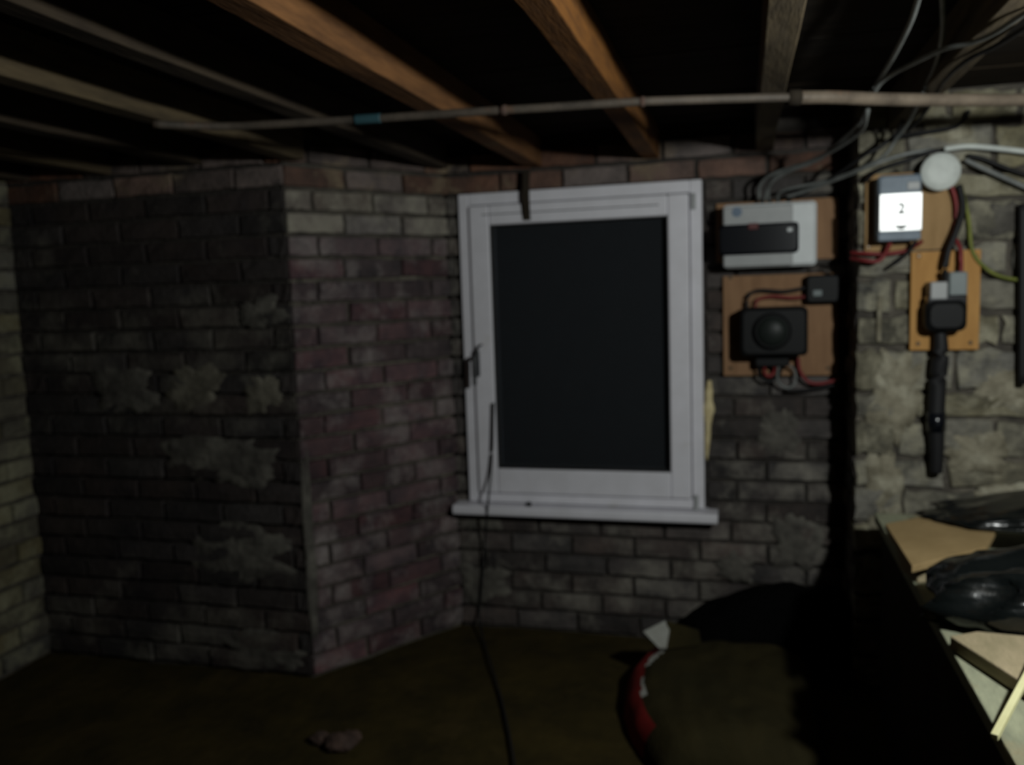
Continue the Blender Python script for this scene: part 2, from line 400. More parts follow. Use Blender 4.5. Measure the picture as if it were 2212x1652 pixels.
for i, (x0, y0, x1, y1, m) in enumerate([(1858, 742, 2005, 960, 'plaster'), (2085, 780, 2260, 900, 'plaster'), (2090, 1035, 2260, 1100, 'plaster'), (1856, 960, 1960, 1190, 'plaster'), (2030, 930, 2200, 1030, 'plaster'),
        (2120, 420, 2240, 520, 'plaster_grey'), (1985, 235, 2110, 320, 'plaster')]):  # last slab: lamplight on the bay wall, put in as pale colour
    patch_px(wall_pier, x0, y0, x1, y1, Y_PIER, m=m, seed=90+i, th=.013, rough=.4)
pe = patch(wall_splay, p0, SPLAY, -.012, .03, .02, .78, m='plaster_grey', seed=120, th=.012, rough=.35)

# ceiling: boards above joists
mb = MB().box((-2.8, -.7, Z_BOARD+.022), (1.9, 3.4, Z_BOARD+.05))
ceiling = mb.build('ceiling', 'floorboard'); struct(ceiling, 'underside of the dark floorboards and timber joists above', 'ceiling')
bw = .15; me = None
for k in range(26):
    y = -.68 + k*(bw+.004)
    if y + bw > 3.3: break
    if me is None:
        o = MB().box((-2.75, 0, 0), (1.85, bw, .02)).build('floorboard', 'floorboard', ceiling); me = o.data
    else:
        o = bpy.data.objects.new('floorboard', me); COL.objects.link(o); o.parent = ceiling
    o.location = (0, y, Z_BOARD + random.uniform(0, .003))
def wall_y(x):
    if x < X_NEAR: return Y_LEFT
    if x < X_FAR: return Y_LEFT + (x - X_NEAR)/(X_FAR - X_NEAR)*(Y_WIN - Y_LEFT)
    return Y_WIN if x < X_PIER else Y_PIER
for i, (xc, wj, dz) in enumerate([(.065, .058, 0), (-.307, .056, 0), (-.722, .06, 0), (-1.06, .055, .012), (-1.375, .056, 0), (-1.73, .056, .006), (-2.09, .056, 0), (-2.42, .05, 0), (.432, .056, .0), (.83, .056, 0), (1.22, .056, 0)]):
    rd = random.Random(200+i); n = 24; ye = min(wall_y(xc-wj/2), wall_y(xc+wj/2)); y0 = -.6; vs = []; fs = []
    for k in range(n+1):
        y = y0 + (ye-y0)*k/n; wob = .004*noise.noise(Vector((i*3.1, y*1.7, 0)))
        for sx, zz in ((-1, Z_JOIST+dz), (1, Z_JOIST+dz), (1, Z_BOARD), (-1, Z_BOARD)):
            vs.append(Vector((xc + sx*wj/2 + wob + rd.uniform(-.0012, .0012), y, zz + (rd.uniform(-.0015, .0015) if zz < 1.8 else 0))))
    for k in range(n):
        for q in range(4): fs.append((k*4+q, k*4+(q+1) % 4, k*4+4+(q+1) % 4, k*4+4+q))
    fs += [(0, 1, 2, 3), (n*4+3, n*4+2, n*4+1, n*4)]
    MB().add(vs, fs).build('joist', 'joist_dark' if i in (3, 5, 7) else 'joist_grey' if i in (0, 4, 6, 8) else 'joist', ceiling, bevel=.003)

# ------------------------------------------------------------------ window
win = empty('window_1', ((WX0+WX1)/2, Y_WIN, WZ0)); struct(win, 'white plastic casement window with a dark pane and sill', 'window')
YF = Y_WIN - .028                                         # face of the outer frame
def ring(mb, x0, x1, z0, z1, wl, wr, wt, wb, yf, yb):
    mb.box((x0, yf, z0), (x0+wl, yb, z1)); mb.box((x1-wr, yf, z0), (x1, yb, z1))
    mb.box((x0+wl, yf, z1-wt), (x1-wr, yb, z1)); mb.box((x0+wl, yf, z0), (x1-wr, yb, z0+wb)); return mb
ring(MB(), WX0, WX1, WZ0, WZ1, .040, .040, .042, .034, YF, Y_WIN+.06).build('outer_frame', 'upvc', win, bevel=.004)
sx0, sx1, sz0, sz1 = WX0+.043, WX1-.043, WZ0+.037, WZ1-.045
gx0, gx1, gz0, gz1 = -.886, -.252, .622, 1.512
sash = ring(MB(), sx0, sx1, sz0, sz1, gx0-sx0, sx1-gx1, sz1-gz1, gz0-sz0, YF-.014, Y_WIN+.05).build('sash', 'upvc', win, bevel=.006)
ring(MB(), gx0-.002, gx1+.002, gz0-.002, gz1+.002, .006, .006, .006, .006, YF-.006, Y_WIN+.01).build('gasket', 'gasket', sash)
MB().box((gx0, Y_WIN+.004, gz0), (gx1, Y_WIN+.012, gz1)).build('pane', 'window_glass', sash)
# groove lines of the head, corner weld covers
MB().box((sx0+.05, YF-.016, 1.548), (sx1-.10, YF-.013, 1.551)).build('drip_groove', 'gasket', sash)
for (x, z) in ((WX1-.030, WZ1-.075), (WX1-.030, WZ0+.02)):
    MB().rbox((x-.006, YF-.006, z-.025), (x+.010, YF+.002, z+.03), r=.004).build('hinge_cover', 'unit_grey', win)
h = MB(); hc = at(1030, 785, Y=YF-.02)
h.rbox((hc.x-.010, YF-.026, hc.z-.05), (hc.x+.010, YF-.013, hc.z+.05), r=.008)
h.tube([(hc.x, YF-.02, hc.z+.02), (hc.x, YF-.05, hc.z+.025), (hc.x+.002, YF-.055, hc.z+.0), (hc.x, YF-.055, hc.z-.075)], .008)
h.tube([(hc.x, YF-.02, hc.z+.045), (hc.x+.012, YF-.03, hc.z+.062), (hc.x+.026, YF-.03, hc.z+.07)], .004)
h.build('handle', 'handle_black', win, smooth=False)
MB().rbox((-1.058, Y_WIN-.085, WZ0-.040), (-.092, Y_WIN+.05, WZ0-.004), r=.010, axis='x').build('window_sill', 'upvc', win)
# outside: the wall of the light well beyond the pane
mb = MB().box((-1.6, Y_WIN+.75, -.1), (.5, Y_WIN+.9, 2.1))
o = mb.build('wall_lightwell', 'mortar_dark'); struct(o, 'dark wall of the light well seen through the window pane', 'wall')

# ------------------------------------------------------------------ things: window side
rd = random.Random(5); pts = []
f0 = at(1530, 822, Y=Y_WIN-.01); f1 = at(1524, 992, Y=Y_WIN-.01)
mb = MB(); n = 16; seg = 10; vs = []; fs = []
for k in range(n+1):
    t = k/n; c = f0.lerp(f1, t); env = max(.12, math.sin(math.pi*min(max(t, .03), .97))**.45)
    rx = (.020 if t < .45 else .013)*env*rd.uniform(.8, 1.2); ry = .02*env*rd.uniform(.8, 1.15)
    for q in range(seg):
        a = 2*math.pi*q/seg; vs.append(Vector((c.x + .004 + rx*math.cos(a), Y_WIN - .012 + ry*math.sin(a), c.z + rd.uniform(-.003, .003))))
for k in range(n):
    for q in range(seg): fs.append((k*seg+q, k*seg+(q+1) % seg, (k+1)*seg+(q+1) % seg, (k+1)*seg+q))
fs += [tuple(range(seg)), tuple(range(n*seg, n*seg+seg))[::-1]]
o = mb.add(vs, fs).build('expanding_foam', 'foam', smooth=True); tag(o, 'lumpy yellow bead of expanding foam beside the right window frame', 'foam')
a = at(1128, 368, Y=YF-.03); b = at(1143, 475, Y=YF-.03)
vs = []; fs = []; n = 8
for k in range(n+1):
    t = k/n; z = a.z + (b.z-a.z)*t; y = YF - .022 - .012*math.sin(t*3); x = a.x + (b.x-a.x-.022)*t*.4
    for dx, dy in ((0, 0), (.024, 0), (.024, .004), (0, .004)): vs.append(Vector((x+dx, y+dy, z)))
for k in range(n):
    for q in range(4): fs.append((k*4+q, k*4+(q+1) % 4, k*4+4+(q+1) % 4, k*4+4+q))
fs += [(0, 1, 2, 3), (n*4+3, n*4+2, n*4+1, n*4)]
o = MB().add(vs, fs).build('hanging_strap', 'timber_dark'); tag(o, 'short dark strap hanging from the ceiling over the window head', 'strap')
fx = [at(1066, 870, Y=YF-.03), at(1064, 960, Y=YF-.03), at(1060, 1020, Y=YF-.035), at(1056, 1068, Y=Y_WIN-.1), at(1052, 1110, Y=Y_WIN-.085), at(1046, 1190, Y=Y_WIN-.03), at(1040, 1270, Y=Y_WIN-.025), at(1036, 1325, Y=Y_WIN-.03)]
fx += [at(x, y, Z=.006) for x, y in ((1042, 1375), (1062, 1440), (1085, 1520), (1100, 1590), (1112, 1660), (1118, 1760))]
o = MB().tube(fx, .0042).build('flex', 'cable_black', smooth=True); tag(o, 'thin black flex hanging below the window and trailing across the floor', 'cable')
# ------------------------------------------------------------------ pipe under the joists
pp = [(330, 268), (480, 273), (600, 268), (760, 259), (900, 250), (1050, 240), (1200, 231), (1370, 220), (1480, 216), (1660, 211), (1800, 210), (1900, 214), (2050, 216), (2212, 216), (2330, 214)]
PZ = 1.680
pipe = empty('water_pipe', at(1480, 216, Z=PZ)); tag(pipe, 'old metal water pipe running under the ceiling joists', 'pipe')
PW = [at(x, y, Z=PZ) for x, y in pp]
MB().tube(PW[:10] + [PW[9].lerp(PW[10], .4)], .0095, seg=12).build('thin_pipe', 'pipe_dark', pipe, smooth=True)
MB().tube([PW[9].lerp(PW[10], .35)] + PW[10:], .0145, seg=12).build('thick_pipe', 'pipe', pipe, smooth=True)
def on_pipe(i, f): 
    a = at(*pp[i], Z=PZ); b = at(*pp[i+1], Z=PZ); return a.lerp(b, f)
MB().tube([on_pipe(3, .05), on_pipe(3, .25), on_pipe(3, .45)], .0112, seg=12).build('tape_wrap', 'tape_teal', pipe, smooth=True)
MB().tube([on_pipe(9, .30), on_pipe(9, .48)], .0172, seg=12).build('pipe_joint', 'timber_dark', pipe, smooth=True)
for i, f in ((7, .1), (5, .2)):
    MB().tube([on_pipe(i, f), on_pipe(i, f+.10)], .0115, seg=12).build('pipe_clip', 'rubble', pipe, smooth=True)
# ------------------------------------------------------------------ boards and gear on the window wall
def board(x0, y0, x1, y1, Yw, th, m, label, screws=()):
    a = at(x0, y1, Y=Yw-th); b = at(x1, y0, Y=Yw-th)
    root = empty('mounting_board', ((a.x+b.x)/2, Yw, a.z)); tag(root, label, 'board')
    MB().box((a.x, Yw-th, a.z), (b.x, Yw-.008, b.z)).build('panel', m, root, bevel=.002)
    for sx, sy in screws:
        p = at(sx, sy, Y=Yw-th); MB().lathe([(.006, 0), (.006, .0015), (.004, .003)], 10, Matrix.Translation(p)).build('screw', 'screw', root)
    return root
board(1548, 425, 1812, 568, Y_WIN, .026, 'ply_brown', 'brown board behind the fuse box')
board(1563, 588, 1812, 812, Y_WIN, .026, 'ply_brown', 'brown board below the fuse box carrying the old black meter', [(1578, 600), (1578, 795), (1788, 795)])
YB = Y_WIN - .026
def pbox(x0, y0, x1, y1, yf, yb, r=.008, axis='y'):
    a = at(x0, y1, Y=yf); b = at(x1, y0, Y=yf); return MB().rbox((a.x, yf, a.z), (b.x, yb, b.z), r=r)
CUF = YB - .105
cu = empty('consumer_unit', at(1660, 580, Y=YB)); tag(cu, 'white plastic fuse box with a dark strip window right of the window', 'fuse box')
pbox(1562, 432, 1765, 580, CUF, YB, r=.014).build('body', 'unit_white', cu)
lid = pbox(1563, 440, 1713, 578, CUF-.010, CUF+.001, r=.006).build('lid', 'unit_grey', cu)
strip = pbox(1553, 478, 1726, 552, CUF-.026, CUF-.004, r=.012).build('switch_window', 'black_gloss', cu)
pbox(1616, 481, 1638, 496, CUF-.030, CUF-.020, r=.003).build('main_switch', 'red_plastic', strip)
c = at(1592, 458, Y=CUF-.0105); MB().lathe([(.016, 0), (.016, .0012)], 20, Matrix.Translation(c)).build('sticker', 'blue_sticker', lid)
c = at(1706, 496, Y=CUF-.0265); MB().rbox((c.x-.008, c.y-.003, c.z-.006), (c.x+.008, c.y+.002, c.z+.006), r=.003).build('latch', 'unit_white', strip)
om = empty('old_meter', at(1672, 800, Y=YB)); tag(om, 'old black electricity meter with a round glass on the brown board', 'meter')
pbox(1600, 662, 1746, 770, YB-.115, YB, r=.016).build('body', 'black_plastic', om)
c = at(1668, 715, Y=YB-.115)
MB().lathe([(.060, -.004), (.060, .012), (.052, .020)], 28, Matrix.Translation(c)).build('dial_ring', 'black_plastic', om)
MB().lathe([(.051, .014), (.046, .026), (.030, .034), (.012, .038)], 28, Matrix.Translation(c)).build('dial_glass', 'glass_dark', om, smooth=True)
pbox(1632, 762, 1706, 792, YB-.06, YB, r=.006).build('terminal_cover', 'black_plastic', om)
iso = empty('isolator_switch', at(1776, 655, Y=YB)); tag(iso, 'small black isolator switch at the corner of the lower brown board', 'switch')
pbox(1742, 592, 1815, 655, YB-.055, YB, r=.010).build('body', 'black_plastic', iso)
pbox(1756, 626, 1776, 640, YB-.064, YB-.05, r=.003).build('lever', 'grey_plastic', iso)
def cable(pts, r, m, label, name='cable', cat='cable'):
    P = []
    for p in pts:
        if len(p) == 3: P.append(at(p[0], p[1], Y=p[2]))
        else: P.append(at(p[0], p[1], Z=p[3]))
    o = MB().tube(P, r, seg=8).build(name, m, smooth=True); tag(o, label, cat); return o
y1, y2 = YB-.03, YB-.012
cable([(1614, 668, y2-.02), (1616, 640, y1), (1640, 627, y1), (1695, 629, y1), (1745, 620, y1)], .0055, 'cable_black', 'black wire from the old meter top to the isolator', 'wire', 'wire')
cable([(1632, 668, y2-.02), (1636, 648, y1), (1668, 640, y1), (1710, 643, y1), (1745, 640, y1)], .005, 'cable_red', 'red wire from the old meter top to the isolator', 'wire', 'wire')
cable([(1652, 785, YB-.05), (1652, 806, y1), (1664, 812, y1), (1673, 800, y1), (1672, 785, YB-.05)], .0058, 'cable_red', 'short red wire loop under the old meter', 'wire', 'wire')
cable([(1640, 785, YB-.05), (1640, 812, y1), (1662, 824, y1), (1684, 808, y1), (1690, 785, YB-.05)], .005, 'cable_black', 'black wire loop under the old meter', 'wire', 'wire')
cable([(1682, 788, YB-.05), (1680, 822, y1), (1700, 838, y1), (1718, 826, y1), (1716, 800, y1), (1704, 788, YB-.05)], .0045, 'cable_grey', 'pale grey wire loop hanging lowest under the old meter', 'wire', 'wire')
cable([(1724, 772, y1), (1728, 800, y1), (1746, 824, y1), (1775, 828, y1), (1815, 818, y1)], .006, 'cable_red', 'red wire leaving the old meter towards the corner', 'wire', 'wire')
cable([(1700, 842, y1), (1735, 842, y1), (1770, 838, y1), (1815, 828, y1)], .0045, 'cable_black', 'black wire along the bottom edge of the lower brown board', 'wire', 'wire')
# ------------------------------------------------------------------ boards and gear on the pier
board(1868, 366, 2062, 545, Y_PIER, .024, 'ply_tan', 'brown board behind the bright meter on the stone pier', [(1876, 533)])
board(1965, 538, 2120, 757, Y_PIER, .032, 'ply_orange', 'orange plywood board under the bright meter', [(1985, 553), (1983, 742), (2096, 740), (2108, 553)])
YM = Y_PIER - .024; MF = 2.675
em = empty('electricity_meter', at(1945, 520, Y=YM)); tag(em, 'blue-grey electricity meter with a glaring white label marked 2', 'meter')
pc = at(1945, 447, Y=MF); Hv = ((LAMP - pc).normalized() + (EYE - pc).normalized()).normalized()
TILT = Matrix.Translation(pc) @ Vector((0, -1, 0)).rotation_difference(Hv).to_matrix().to_4x4() @ Matrix.Translation(-pc)
def mbox(x0, y0, x1, y1, yf, yb, r):
    a = at(x0, y1, Y=yf); b = at(x1, y0, Y=yf); return MB().rbox((a.x, yf, a.z), (b.x, yb, b.z), r=r, m=TILT)
mbox(1896, 374, 1992, 522, MF, YM-.004, .010).build('case', 'case_blue', em)
lab = mbox(1899, 414, 1993, 501, MF-.006, MF+.002, .003).build('label_plate', 'label_gloss', em)
mbox(1897, 500, 1990, 521, MF-.004, MF+.004, .004).build('terminal_cover', 'case_blue', em)
mbox(1960, 391, 1988, 410, MF-.003, MF+.002, .003).build('seal_window', 'unit_grey', em)
fc = bpy.data.curves.new('numeral', 'FONT'); fc.body = '2'; fc.size = .042; fc.extrude = .0006; fc.offset = .0014; fc.align_x = 'CENTER'
fo = bpy.data.objects.new('numeral_tmp', fc); COL.objects.link(fo); bpy.context.view_layer.update()
me = bpy.data.meshes.new_from_object(fo); bpy.data.objects.remove(fo, do_unlink=True)
nu = bpy.data.objects.new('numeral', me); COL.objects.link(nu); me.materials.clear(); me.materials.append(MATS['ink'])
c = at(1947, 461, Y=MF-.0068)
me.transform(TILT @ Matrix.Translation(c) @ Matrix.Rotation(R(90), 4, 'X'))
nu.parent = lab
c = at(1947, 485, Y=MF-.0066); w, hh = .020, .013; top = []; bot = []
for k in range(13):
    t = -1 + k/6; top.append(Vector((c.x + w*t, c.y, c.z - .002*(1-t*t)))); bot.append(Vector((c.x + w*t, c.y, c.z - hh*(1-t*t))))
mk = MB().prism([TILT @ p for p in top + bot[::-1][1:-1]], (0, .0012, 0)).build('logo_mark', 'ink', lab)
dk = empty('junction_disc', at(2031, 400, Y=YM)); tag(dk, 'round pale plastic box lid at the top right corner of the bright meter', 'junction box')
dc = at(2031, 371, Y=YM-.05); M_ = Matrix.Translation(dc)
MB().lathe([(.044, -.050), (.048, -.01), (.050, 0)], 32, M_).build('base', 'unit_grey', dk, smooth=False)
MB().lathe([(.053, -.006), (.053, .006), (.050, .010), (.030, .013), (.006, .014)], 32, M_).build('lid', 'cable_white', dk, smooth=True)
YS = Y_PIER - .032
sf = empty('service_fuse', at(2045, 715, Y=YS)); tag(sf, 'black service fuse holder on the orange plywood board', 'fuse holder')
pbox(2000, 646, 2092, 717, YS-.085, YS, r=.020).build('base', 'black_plastic', sf)
pbox(2004, 636, 2090, 672, YS-.075, YS, r=.005).build('fuse_carrier', 'black_gloss', sf)
pbox(2050, 586, 2091, 652, YS-.065, YS, r=.006).build('neutral_block', 'grey_plastic', sf)
pbox(2040, 592, 2062, 650, YS-.060, YS, r=.005).build('side_block', 'black_plastic', sf)
pbox(2010, 608, 2048, 647, YS-.080, YS, r=.005).build('seal_label', 'unit_grey', sf)
sc = empty('supply_cable', at(2024, 1000, Y=Y_PIER)); tag(sc, 'thick black supply cable dropping from the orange board', 'cable')
ys = YS - .03
MB().tube([at(2030, 705, Y=ys), at(2032, 760, Y=ys), at(2026, 820, Y=ys+.01), at(2022, 900, Y=ys+.01)], lambda t: .017 + .007*min(1, t*2), seg=12).build('sheath', 'cable_black', sc, smooth=True)
MB().tube([at(2022, 890, Y=ys+.01), at(2022, 930, Y=ys+.012)], .027, seg=12).build('gland', 'black_gloss', sc, smooth=True)
MB().tube([at(2022, 925, Y=ys+.012), at(2023, 970, Y=ys+.015), at(2022, 1020, Y=ys+.02)], lambda t: .024-.006*t, seg=12).build('tail', 'cable_black', sc, smooth=True)
yp = Y_PIER - .045
cable([(1992, 521, YM-.05), (1960, 540, yp), (1915, 548, yp), (1870, 547, yp), (1838, 546, Y_PIER-.02)], .0058, 'cable_red', 'upper red tail leaving the meter base to the left', 'wire', 'wire')
cable([(1925, 519, YM-.05), (1912, 548, yp-.02), (1895, 564, yp-.02), (1865, 562, yp-.015), (1838, 558, Y_PIER-.02)], .0062, 'cable_red', 'lower red tail leaving the meter base to the left', 'wire', 'wire')
cable([(1978, 520, YM-.05), (1962, 545, yp-.015), (1942, 562, yp-.01), (1915, 580, yp+.01)], .0055, 'cable_black', 'black tail under the bright meter', 'wire', 'wire')
cable([(2052, 395, yp), (2064, 430, yp), (2066, 470, yp), (2060, 505, yp), (2075, 540, yp-.02), (2076, 595, YS-.04)], .0062, 'cable_red', 'red tail curving from the round lid to the fuse holder', 'wire', 'wire')
cable([(2072, 400, yp-.01), (2080, 450, yp-.02), (2066, 500, yp-.03), (2048, 545, yp-.035), (2040, 600, YS-.05)], .0085, 'cable_black', 'black tail curving from the round lid to the fuse holder', 'wire', 'wire')
cable([(2075, 400, yp+.02), (2092, 470, yp+.02), (2100, 540, yp+.01), (2126, 576, yp+.01), (2165, 598, yp+.01), (2230, 608, yp+.01)], .0055, 'cable_earth', 'green and yellow earth wire right of the orange board', 'wire', 'wire')
cable([(1902, 640, Y_PIER-.015), (1898, 690, Y_PIER-.015), (1898, 738, Y_PIER-.015)], .008, 'plaster', 'short pale conduit stub on the pier left of the orange board', 'conduit', 'conduit')
cable([(2209, 440, Y_PIER-.05), (2209, 620, Y_PIER-.05), (2208, 830, Y_PIER-.05)], .011, 'cable_black', 'dark upright conduit on the pier at the right picture edge', 'conduit', 'conduit')
# cables slung below the ceiling
Zc = 1.722
cable([(2000, -60, 0, 1.76), (1983, 0, 0, 1.755), (1966, 50, 0, 1.745), (1932, 118, 0, 1.735), (1896, 180, 0, 1.722), (1880, 204, 0, 1.7008), (1872, 250, 2.22), (1858, 285, 2.42), (1800, 325, 2.6), (1740, 352, 2.75), (1672, 385, 2.86), (1650, 435, CUF+.04)], .0055, 'cable_grey', 'grey cable rising steeply over the pipe from the fuse box')
cable([(2260, 10, 0, 1.698), (2212, 30, 0, 1.698), (2150, 70, 0, 1.698), (2100, 92, 0, 1.70), (2040, 105, 0, 1.71), (1990, 128, 0, 1.715), (1915, 168, 0, 1.72), (1886, 204, 0, 1.7008), (1860, 262, 2.36), (1815, 305, 2.55), (1768, 345, 2.72), (1700, 372, 2.82), (1664, 398, 2.88), (1660, 435, CUF+.05)], .005, 'cable_grey', 'grey cable sweeping to the upper right corner over the pipe')
cable([(2034, -30, 0, 1.77), (2036, 60, 0, 1.75), (2024, 130, 0, 1.735), (2004, 178, 0, 1.72), (1990, 206, 0, 1.7008), (1966, 258, 2.5), (1936, 300, 2.62), (1908, 338, 2.66), (1850, 368, 2.72), (1780, 392, 2.83), (1690, 412, 2.9), (1680, 436, CUF+.05)], .005, 'cable_grey', 'grey cable crossing the pipe right of the joist and dropping left')
cable([(2230, 50, 0, 1.700), (2150, 100, 0, 1.70), (2090, 130, 0, 1.70), (2040, 175, 0, 1.698), (2000, 240, 2.5), (1960, 285, 2.66)], .005, 'cable_black', 'dark cable hidden behind the pipe in the upper right')
cable([(1935, 297, 2.66), (1975, 289, 2.7), (2020, 282, 2.72), (2062, 274, 2.73), (2082, 258, 2.74), (2092, 240, 2.75)], .006, 'cable_black', 'black cable hooked across the pale patch under the pipe')
cable([(1700, 425, 2.92), (1760, 405, 2.86), (1830, 378, 2.76), (1880, 358, 2.73), (1930, 340, 2.72), (1985, 327, 2.72), (2030, 324, 2.73)], .006, 'cable_grey', 'grey cable arching over the top of the bright meter')
cable([(2040, 322, 2.735), (2090, 316, 2.735), (2150, 320, 2.735), (2212, 327, 2.735), (2280, 336, 2.735)], .008, 'cable_white', 'bright white cable running right above the round lid')
cable([(1870, 392, 2.74), (1890, 372, 2.72), (1930, 355, 2.70), (1975, 342, 2.70), (2003, 330, 2.69), (2030, 324, 2.69)], .006, 'cable_black', 'black cable arching close over the bright meter')
cable([(2085, 345, 2.74), (2120, 362, 2.735), (2165, 382, 2.735), (2240, 415, 2.735)], .007, 'cable_grey', 'grey cable sloping down right of the round lid')
cable([(2090, 335, 2.75), (2130, 345, 2.745), (2180, 365, 2.745), (2250, 388, 2.745)], .006, 'cable_black', 'black cable sloping down right above the grey one')
cable([(1640, 428, 2.93), (1642, 400, 2.90), (1665, 378, 2.86), (1720, 358, 2.8), (1775, 340, 2.7), (1800, 315, 2.62), (1850, 292, 2.5)], .0055, 'cable_grey', 'grey cable at the far left of the bundle above the fuse box')
cable([(1720, 428, 2.93), (1770, 398, 2.86), (1815, 372, 2.76), (1868, 335, 2.68), (1900, 318, 2.67), (1935, 290, 2.66), (1950, 262, 2.62)], .0055, 'cable_black', 'black cable of the bundle between fuse box and bright meter')
# ------------------------------------------------------------------ bench and heap
BX, BZ = .362, .60
bench = empty('workbench', (.8, 1.8, 0)); tag(bench, 'low bench of pale worn boards under the heap at the right', 'bench')
x = BX; k = 0
for w, y0, y1b in ((.175, .92, 2.62), (.18, .90, 2.60), (.17, .93, 2.61), (.18, .90, 2.62)):
    MB().box((x, y0, BZ-.028), (x+w, y1b, BZ - .002*(k % 2))).build('top_board', 'board_pale', bench, bevel=.003); x += w+.003; k += 1
xr = x - .003
for yy in (.98, 2.50): MB().box((BX+.03, yy, BZ-.12), (xr-.02, yy+.04, BZ-.028)).build('crossbar', 'timber_dark', bench)
for xx in (BX+.03, xr-.09):
    for yy in (.98, 2.48): MB().box((xx, yy, -.01), (xx+.06, yy+.06, BZ-.03)).build('leg', 'timber_dark', bench, bevel=.004)
MB().box((BX+.01, .98, .02), (BX+.03, 2.54, BZ-.03)).build('side_panel', 'timber_dark', bench)
# block, ply board
q = at(2050, 1222, Z=BZ+.03)
blk = MB().box((-.075, -.05, 0), (.06, .05, .045), Matrix.Translation((q.x-.01, q.y+.02, BZ)) @ Matrix.Rotation(R(12), 4, 'Z')).build('wood_block', 'board_pale_pink', bevel=.004)
tag(blk, 'rough pale wood offcut under the tan board on the bench', 'wood block')
ZP = BZ + .062
c1 = at(1912, 1131, Z=ZP); c2 = at(1970, 1222, Z=ZP); c3 = at(2132, 1180, Z=ZP); c4 = Vector((c3.x+.10, c1.y+.10, ZP))
o = MB().prism([c1, c2, c3, c4, Vector((c1.x+.12, c1.y+.10, ZP))], (0, 0, -.016)).build('offcut_board', 'board_tan', bevel=.0015)
tag(o, 'tan triangular board corner poking out from under black plastic', 'board')
d1 = at(2052, 1373, Z=BZ+.028); d2 = at(2230, 1487, Z=BZ+.028); dv = (d2-d1).normalized(); nv = Vector((-dv.y, dv.x, 0))
if nv.x < 0: nv = -nv
e2 = d1 + dv*.75
o = MB().prism([d1, e2, e2+nv*.20, d1+nv*.20+dv*.06, d1+nv*.06-dv*.01], (0, 0, -.024)).build('loose_plank', 'board_pale_pink', bevel=.002)
tag(o, 'pale pinkish plank lying askew on the bench under the large bag', 'plank')
s1 = at(2148, 1592, Z=BZ+.012); s2 = at(2214, 1468, Z=BZ+.040); sv = (s2-s1)
o = MB().box((-.005, 0, -.005), (.005, sv.length*1.9, .005), Matrix.Translation(s1) @ sv.to_track_quat('Y', 'Z').to_matrix().to_4x4()).build('wood_strip', 'stick', bevel=.001)
tag(o, 'thin pale yellow wooden strip lying across the bench edge', 'strip')
def bag(name, c, rad, seed, m, label, sub=5, amp=.30, slope=0.0, rotz=0.0, fold=1.0):
    bm = bmesh.new(); bmesh.ops.create_icosphere(bm, subdivisions=sub, radius=1.0); off = Vector((seed*7.3, seed*3.1, seed*1.7))
    for v in bm.verts:
        p = v.co.copy(); q = Vector((p.x, p.y, p.z*.35))
        d = 1 + amp*noise.noise(p*1.3 + off) + amp*.5*(1-2*abs(noise.noise(q*2.2*fold + off*1.3))) + amp*.20*(1-2*abs(noise.noise(q*5.0*fold + off*.7)))
        p *= d; z = p.z
        z = z if z > -.45 else -.45 + (z+.45)*.06
        z += .45 + .027
        v.co = Vector((p.x*rad[0], p.y*rad[1], max(0.0, z)*rad[2]*(1 + slope*p.x)))
    bmesh.ops.transform(bm, matrix=Matrix.Translation(c) @ Matrix.Rotation(rotz, 4, 'Z'), verts=bm.verts)
    me = bpy.data.meshes.new(name); bm.to_mesh(me); bm.free()
    for p in me.polygons: p.use_smooth = True
    o = bpy.data.objects.new(name, me); COL.objects.link(o); me.materials.append(MATS[m]); tag(o, label, 'bag'); return o
bag('plastic_bag', Vector((.88, 2.36, ZP+.001)), (.40, .15, .060), 3, 'bag_black', 'black plastic bag spread over the tan board near the stone pier', slope=.6, amp=.20, fold=1.2)
bag('plastic_bag', Vector((.845, 1.815, BZ+.003)), (.44, .21, .10), 8, 'bag_black', 'large glossy black plastic bag heaped in the middle of the bench', amp=.22, fold=1.3)
bag('plastic_bag', Vector((.06, 2.89, -.012)), (.29, .115, .17), 5, 'bag_matt', 'dull black bag slumped on the floor against the wall under the fuse box', slope=.28, amp=.18)
# ------------------------------------------------------------------ sack on the floor
L_pts = [Vector((p.x, p.y, 0)) for p in (at(x, y, Z=.045) for x, y in ((1432, 1660), (1395, 1615), (1362, 1565), (1346, 1515), (1352, 1465), (1385, 1425), (1440, 1405)))]
def lin(P, t):
    f = t*(len(P)-1); i = min(int(f), len(P)-2); return P[i].lerp(P[i+1], f-i)
NU, NV = 64, 44; SH = .135
def sp(u, v):
    l = lin(L_pts, v); r_ = Vector((.21, L_pts[0].y + (L_pts[-1].y - L_pts[0].y)*v, 0)); p = l.lerp(r_, u)
    e = max(0, 1-abs(2*u-1)**5)**.55 * max(0, 1-abs(2*v-1)**7)**.5
    z = SH*e*(1 + .12*noise.noise(Vector((u*4, v*4, 2.2))) + .05*noise.noise(Vector((u*12, v*12, 7))))
    return Vector((p.x, p.y, z-.004))
grid = [[sp(i/NU, j/NV) for i in range(NU+1)] for j in range(NV+1)]
parts = {'sack_body': [], 'red_band': [], 'white_panel': [], 'white_panel2': []}
for j in range(NV):
    for i in range(NU):
        u, v = (i+.5)/NU, (j+.5)/NV
        k = 'sack_body'
        if u < .085 + .05*max(0, min(1, (v-.45)/.3)) and v > .2: k = 'red_band'
        elif u < .12 + .11*(v-.55)/.3 and .62 < v < .87: k = 'white_panel'
        elif u < .115 and .40 < v < .60: k = 'white_panel2'
        parts[k].append((i, j))
sack = empty('paper_sack', (-.05, 2.3, 0)); tag(sack, 'brown paper sack with a red and white end lying on the floor', 'sack')
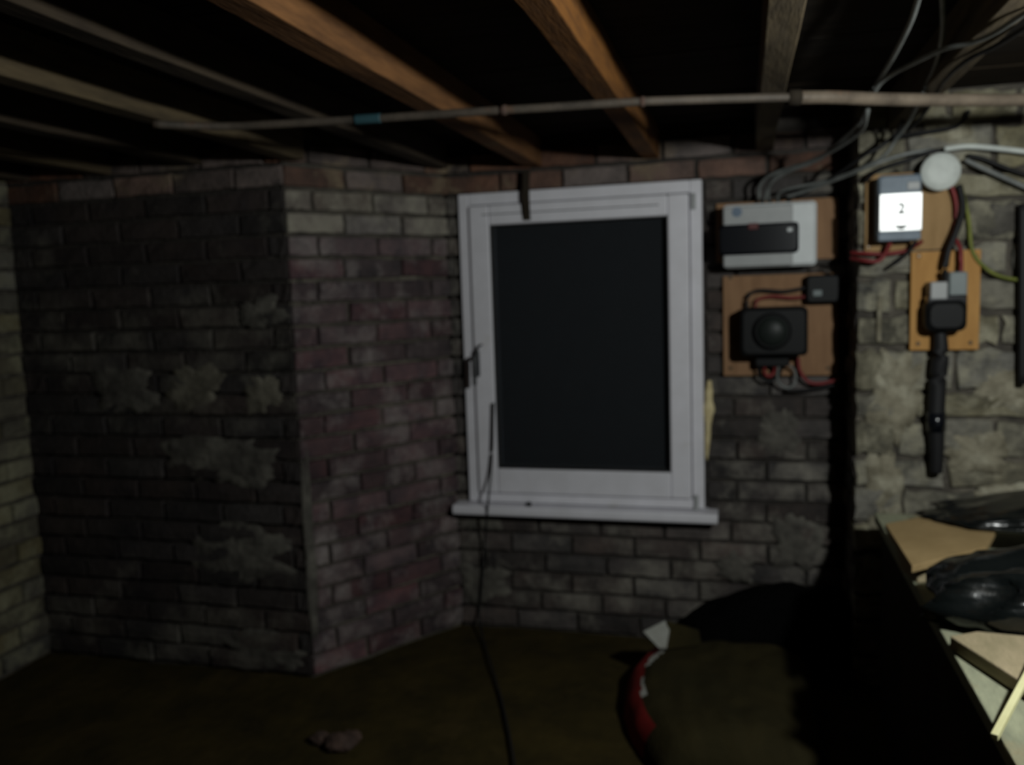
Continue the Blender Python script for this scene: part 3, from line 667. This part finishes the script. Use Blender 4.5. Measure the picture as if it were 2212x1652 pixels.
for k, fsx in parts.items():
    mb = MB()
    for i, j in fsx: mb.add([grid[j][i], grid[j][i+1], grid[j+1][i+1], grid[j+1][i]], [(0, 1, 2, 3)])
    if k == 'sack_body':
        edge = [grid[0][i] for i in range(NU+1)] + [grid[j][NU] for j in range(1, NV+1)] + [grid[NV][i] for i in range(NU-1, -1, -1)] + [grid[j][0] for j in range(NV-1, 0, -1)]
        mb.add([Vector((p.x, p.y, -.004)) for p in edge], [tuple(range(len(edge)))[::-1]])
    o = mb.build(k.rstrip('2'), {'sack_body': 'sack_paper', 'red_band': 'sack_red'}.get(k, 'sack_white'), sack, smooth=False)
    bm = bmesh.new(); bm.from_mesh(o.data); bmesh.ops.remove_doubles(bm, verts=bm.verts, dist=1e-5); bmesh.ops.recalc_face_normals(bm, faces=bm.faces); bm.to_mesh(o.data); bm.free()
    for p in o.data.polygons: p.use_smooth = True
A = [at(x, y, Y=2.62) for x, y in ((1390, 1364), (1436, 1341), (1446, 1362), (1440, 1400), (1424, 1400))]
MB().prism(A, (0, .006, 0)).build('folded_flap', 'sack_white', sack)
A2 = [at(1440, 1342, Y=2.62), at(1508, 1362, Y=2.70), at(1514, 1392, Y=2.70), at(1440, 1402, Y=2.62)]
MB().prism(A2, (.002, .006, 0)).build('folded_flap', 'sack_paper', sack)
# ------------------------------------------------------------------ rubble on the floor
def lump(x, y, r, seed, label):
    bm = bmesh.new(); bmesh.ops.create_icosphere(bm, subdivisions=2, radius=1.0); rr = random.Random(seed); c = at(x, y, Z=0)
    for v in bm.verts:
        p = v.co.copy(); d = 1 + .5*noise.noise(p*1.1 + Vector((seed, 0, 0)))
        v.co = Vector((c.x + p.x*d*r*1.5, c.y + p.y*d*r, max(-.006, -.004 + r*.5 + p.z*d*r*.7)))
    me = bpy.data.meshes.new('brick_fragment'); bm.to_mesh(me); bm.free(); me.materials.append(MATS['rubble'])
    o = bpy.data.objects.new('brick_fragment', me); COL.objects.link(o); tag(o, label, 'rubble', 'brick rubble on the floor')
lump(735, 1612, .035, 1, 'largest broken brick lump on the dark floor at the bottom')
lump(690, 1598, .022, 2, 'small brick crumb left of the large lump on the floor')
lump(765, 1590, .018, 3, 'small brick crumb behind the large lump on the floor')
q = at(1140, 1062, Y=Y_WIN-.06)
o = MB().lathe([(.004, -.004), (.010, 0), (.011, .008), (.006, .014)], 10, Matrix.Translation((q.x, Y_WIN-.05, WZ0-.004)) @ Matrix.Rotation(R(-90), 4, 'X')).build('black_knob', 'black_plastic')
tag(o, 'tiny black knob lying on the white window sill', 'knob')
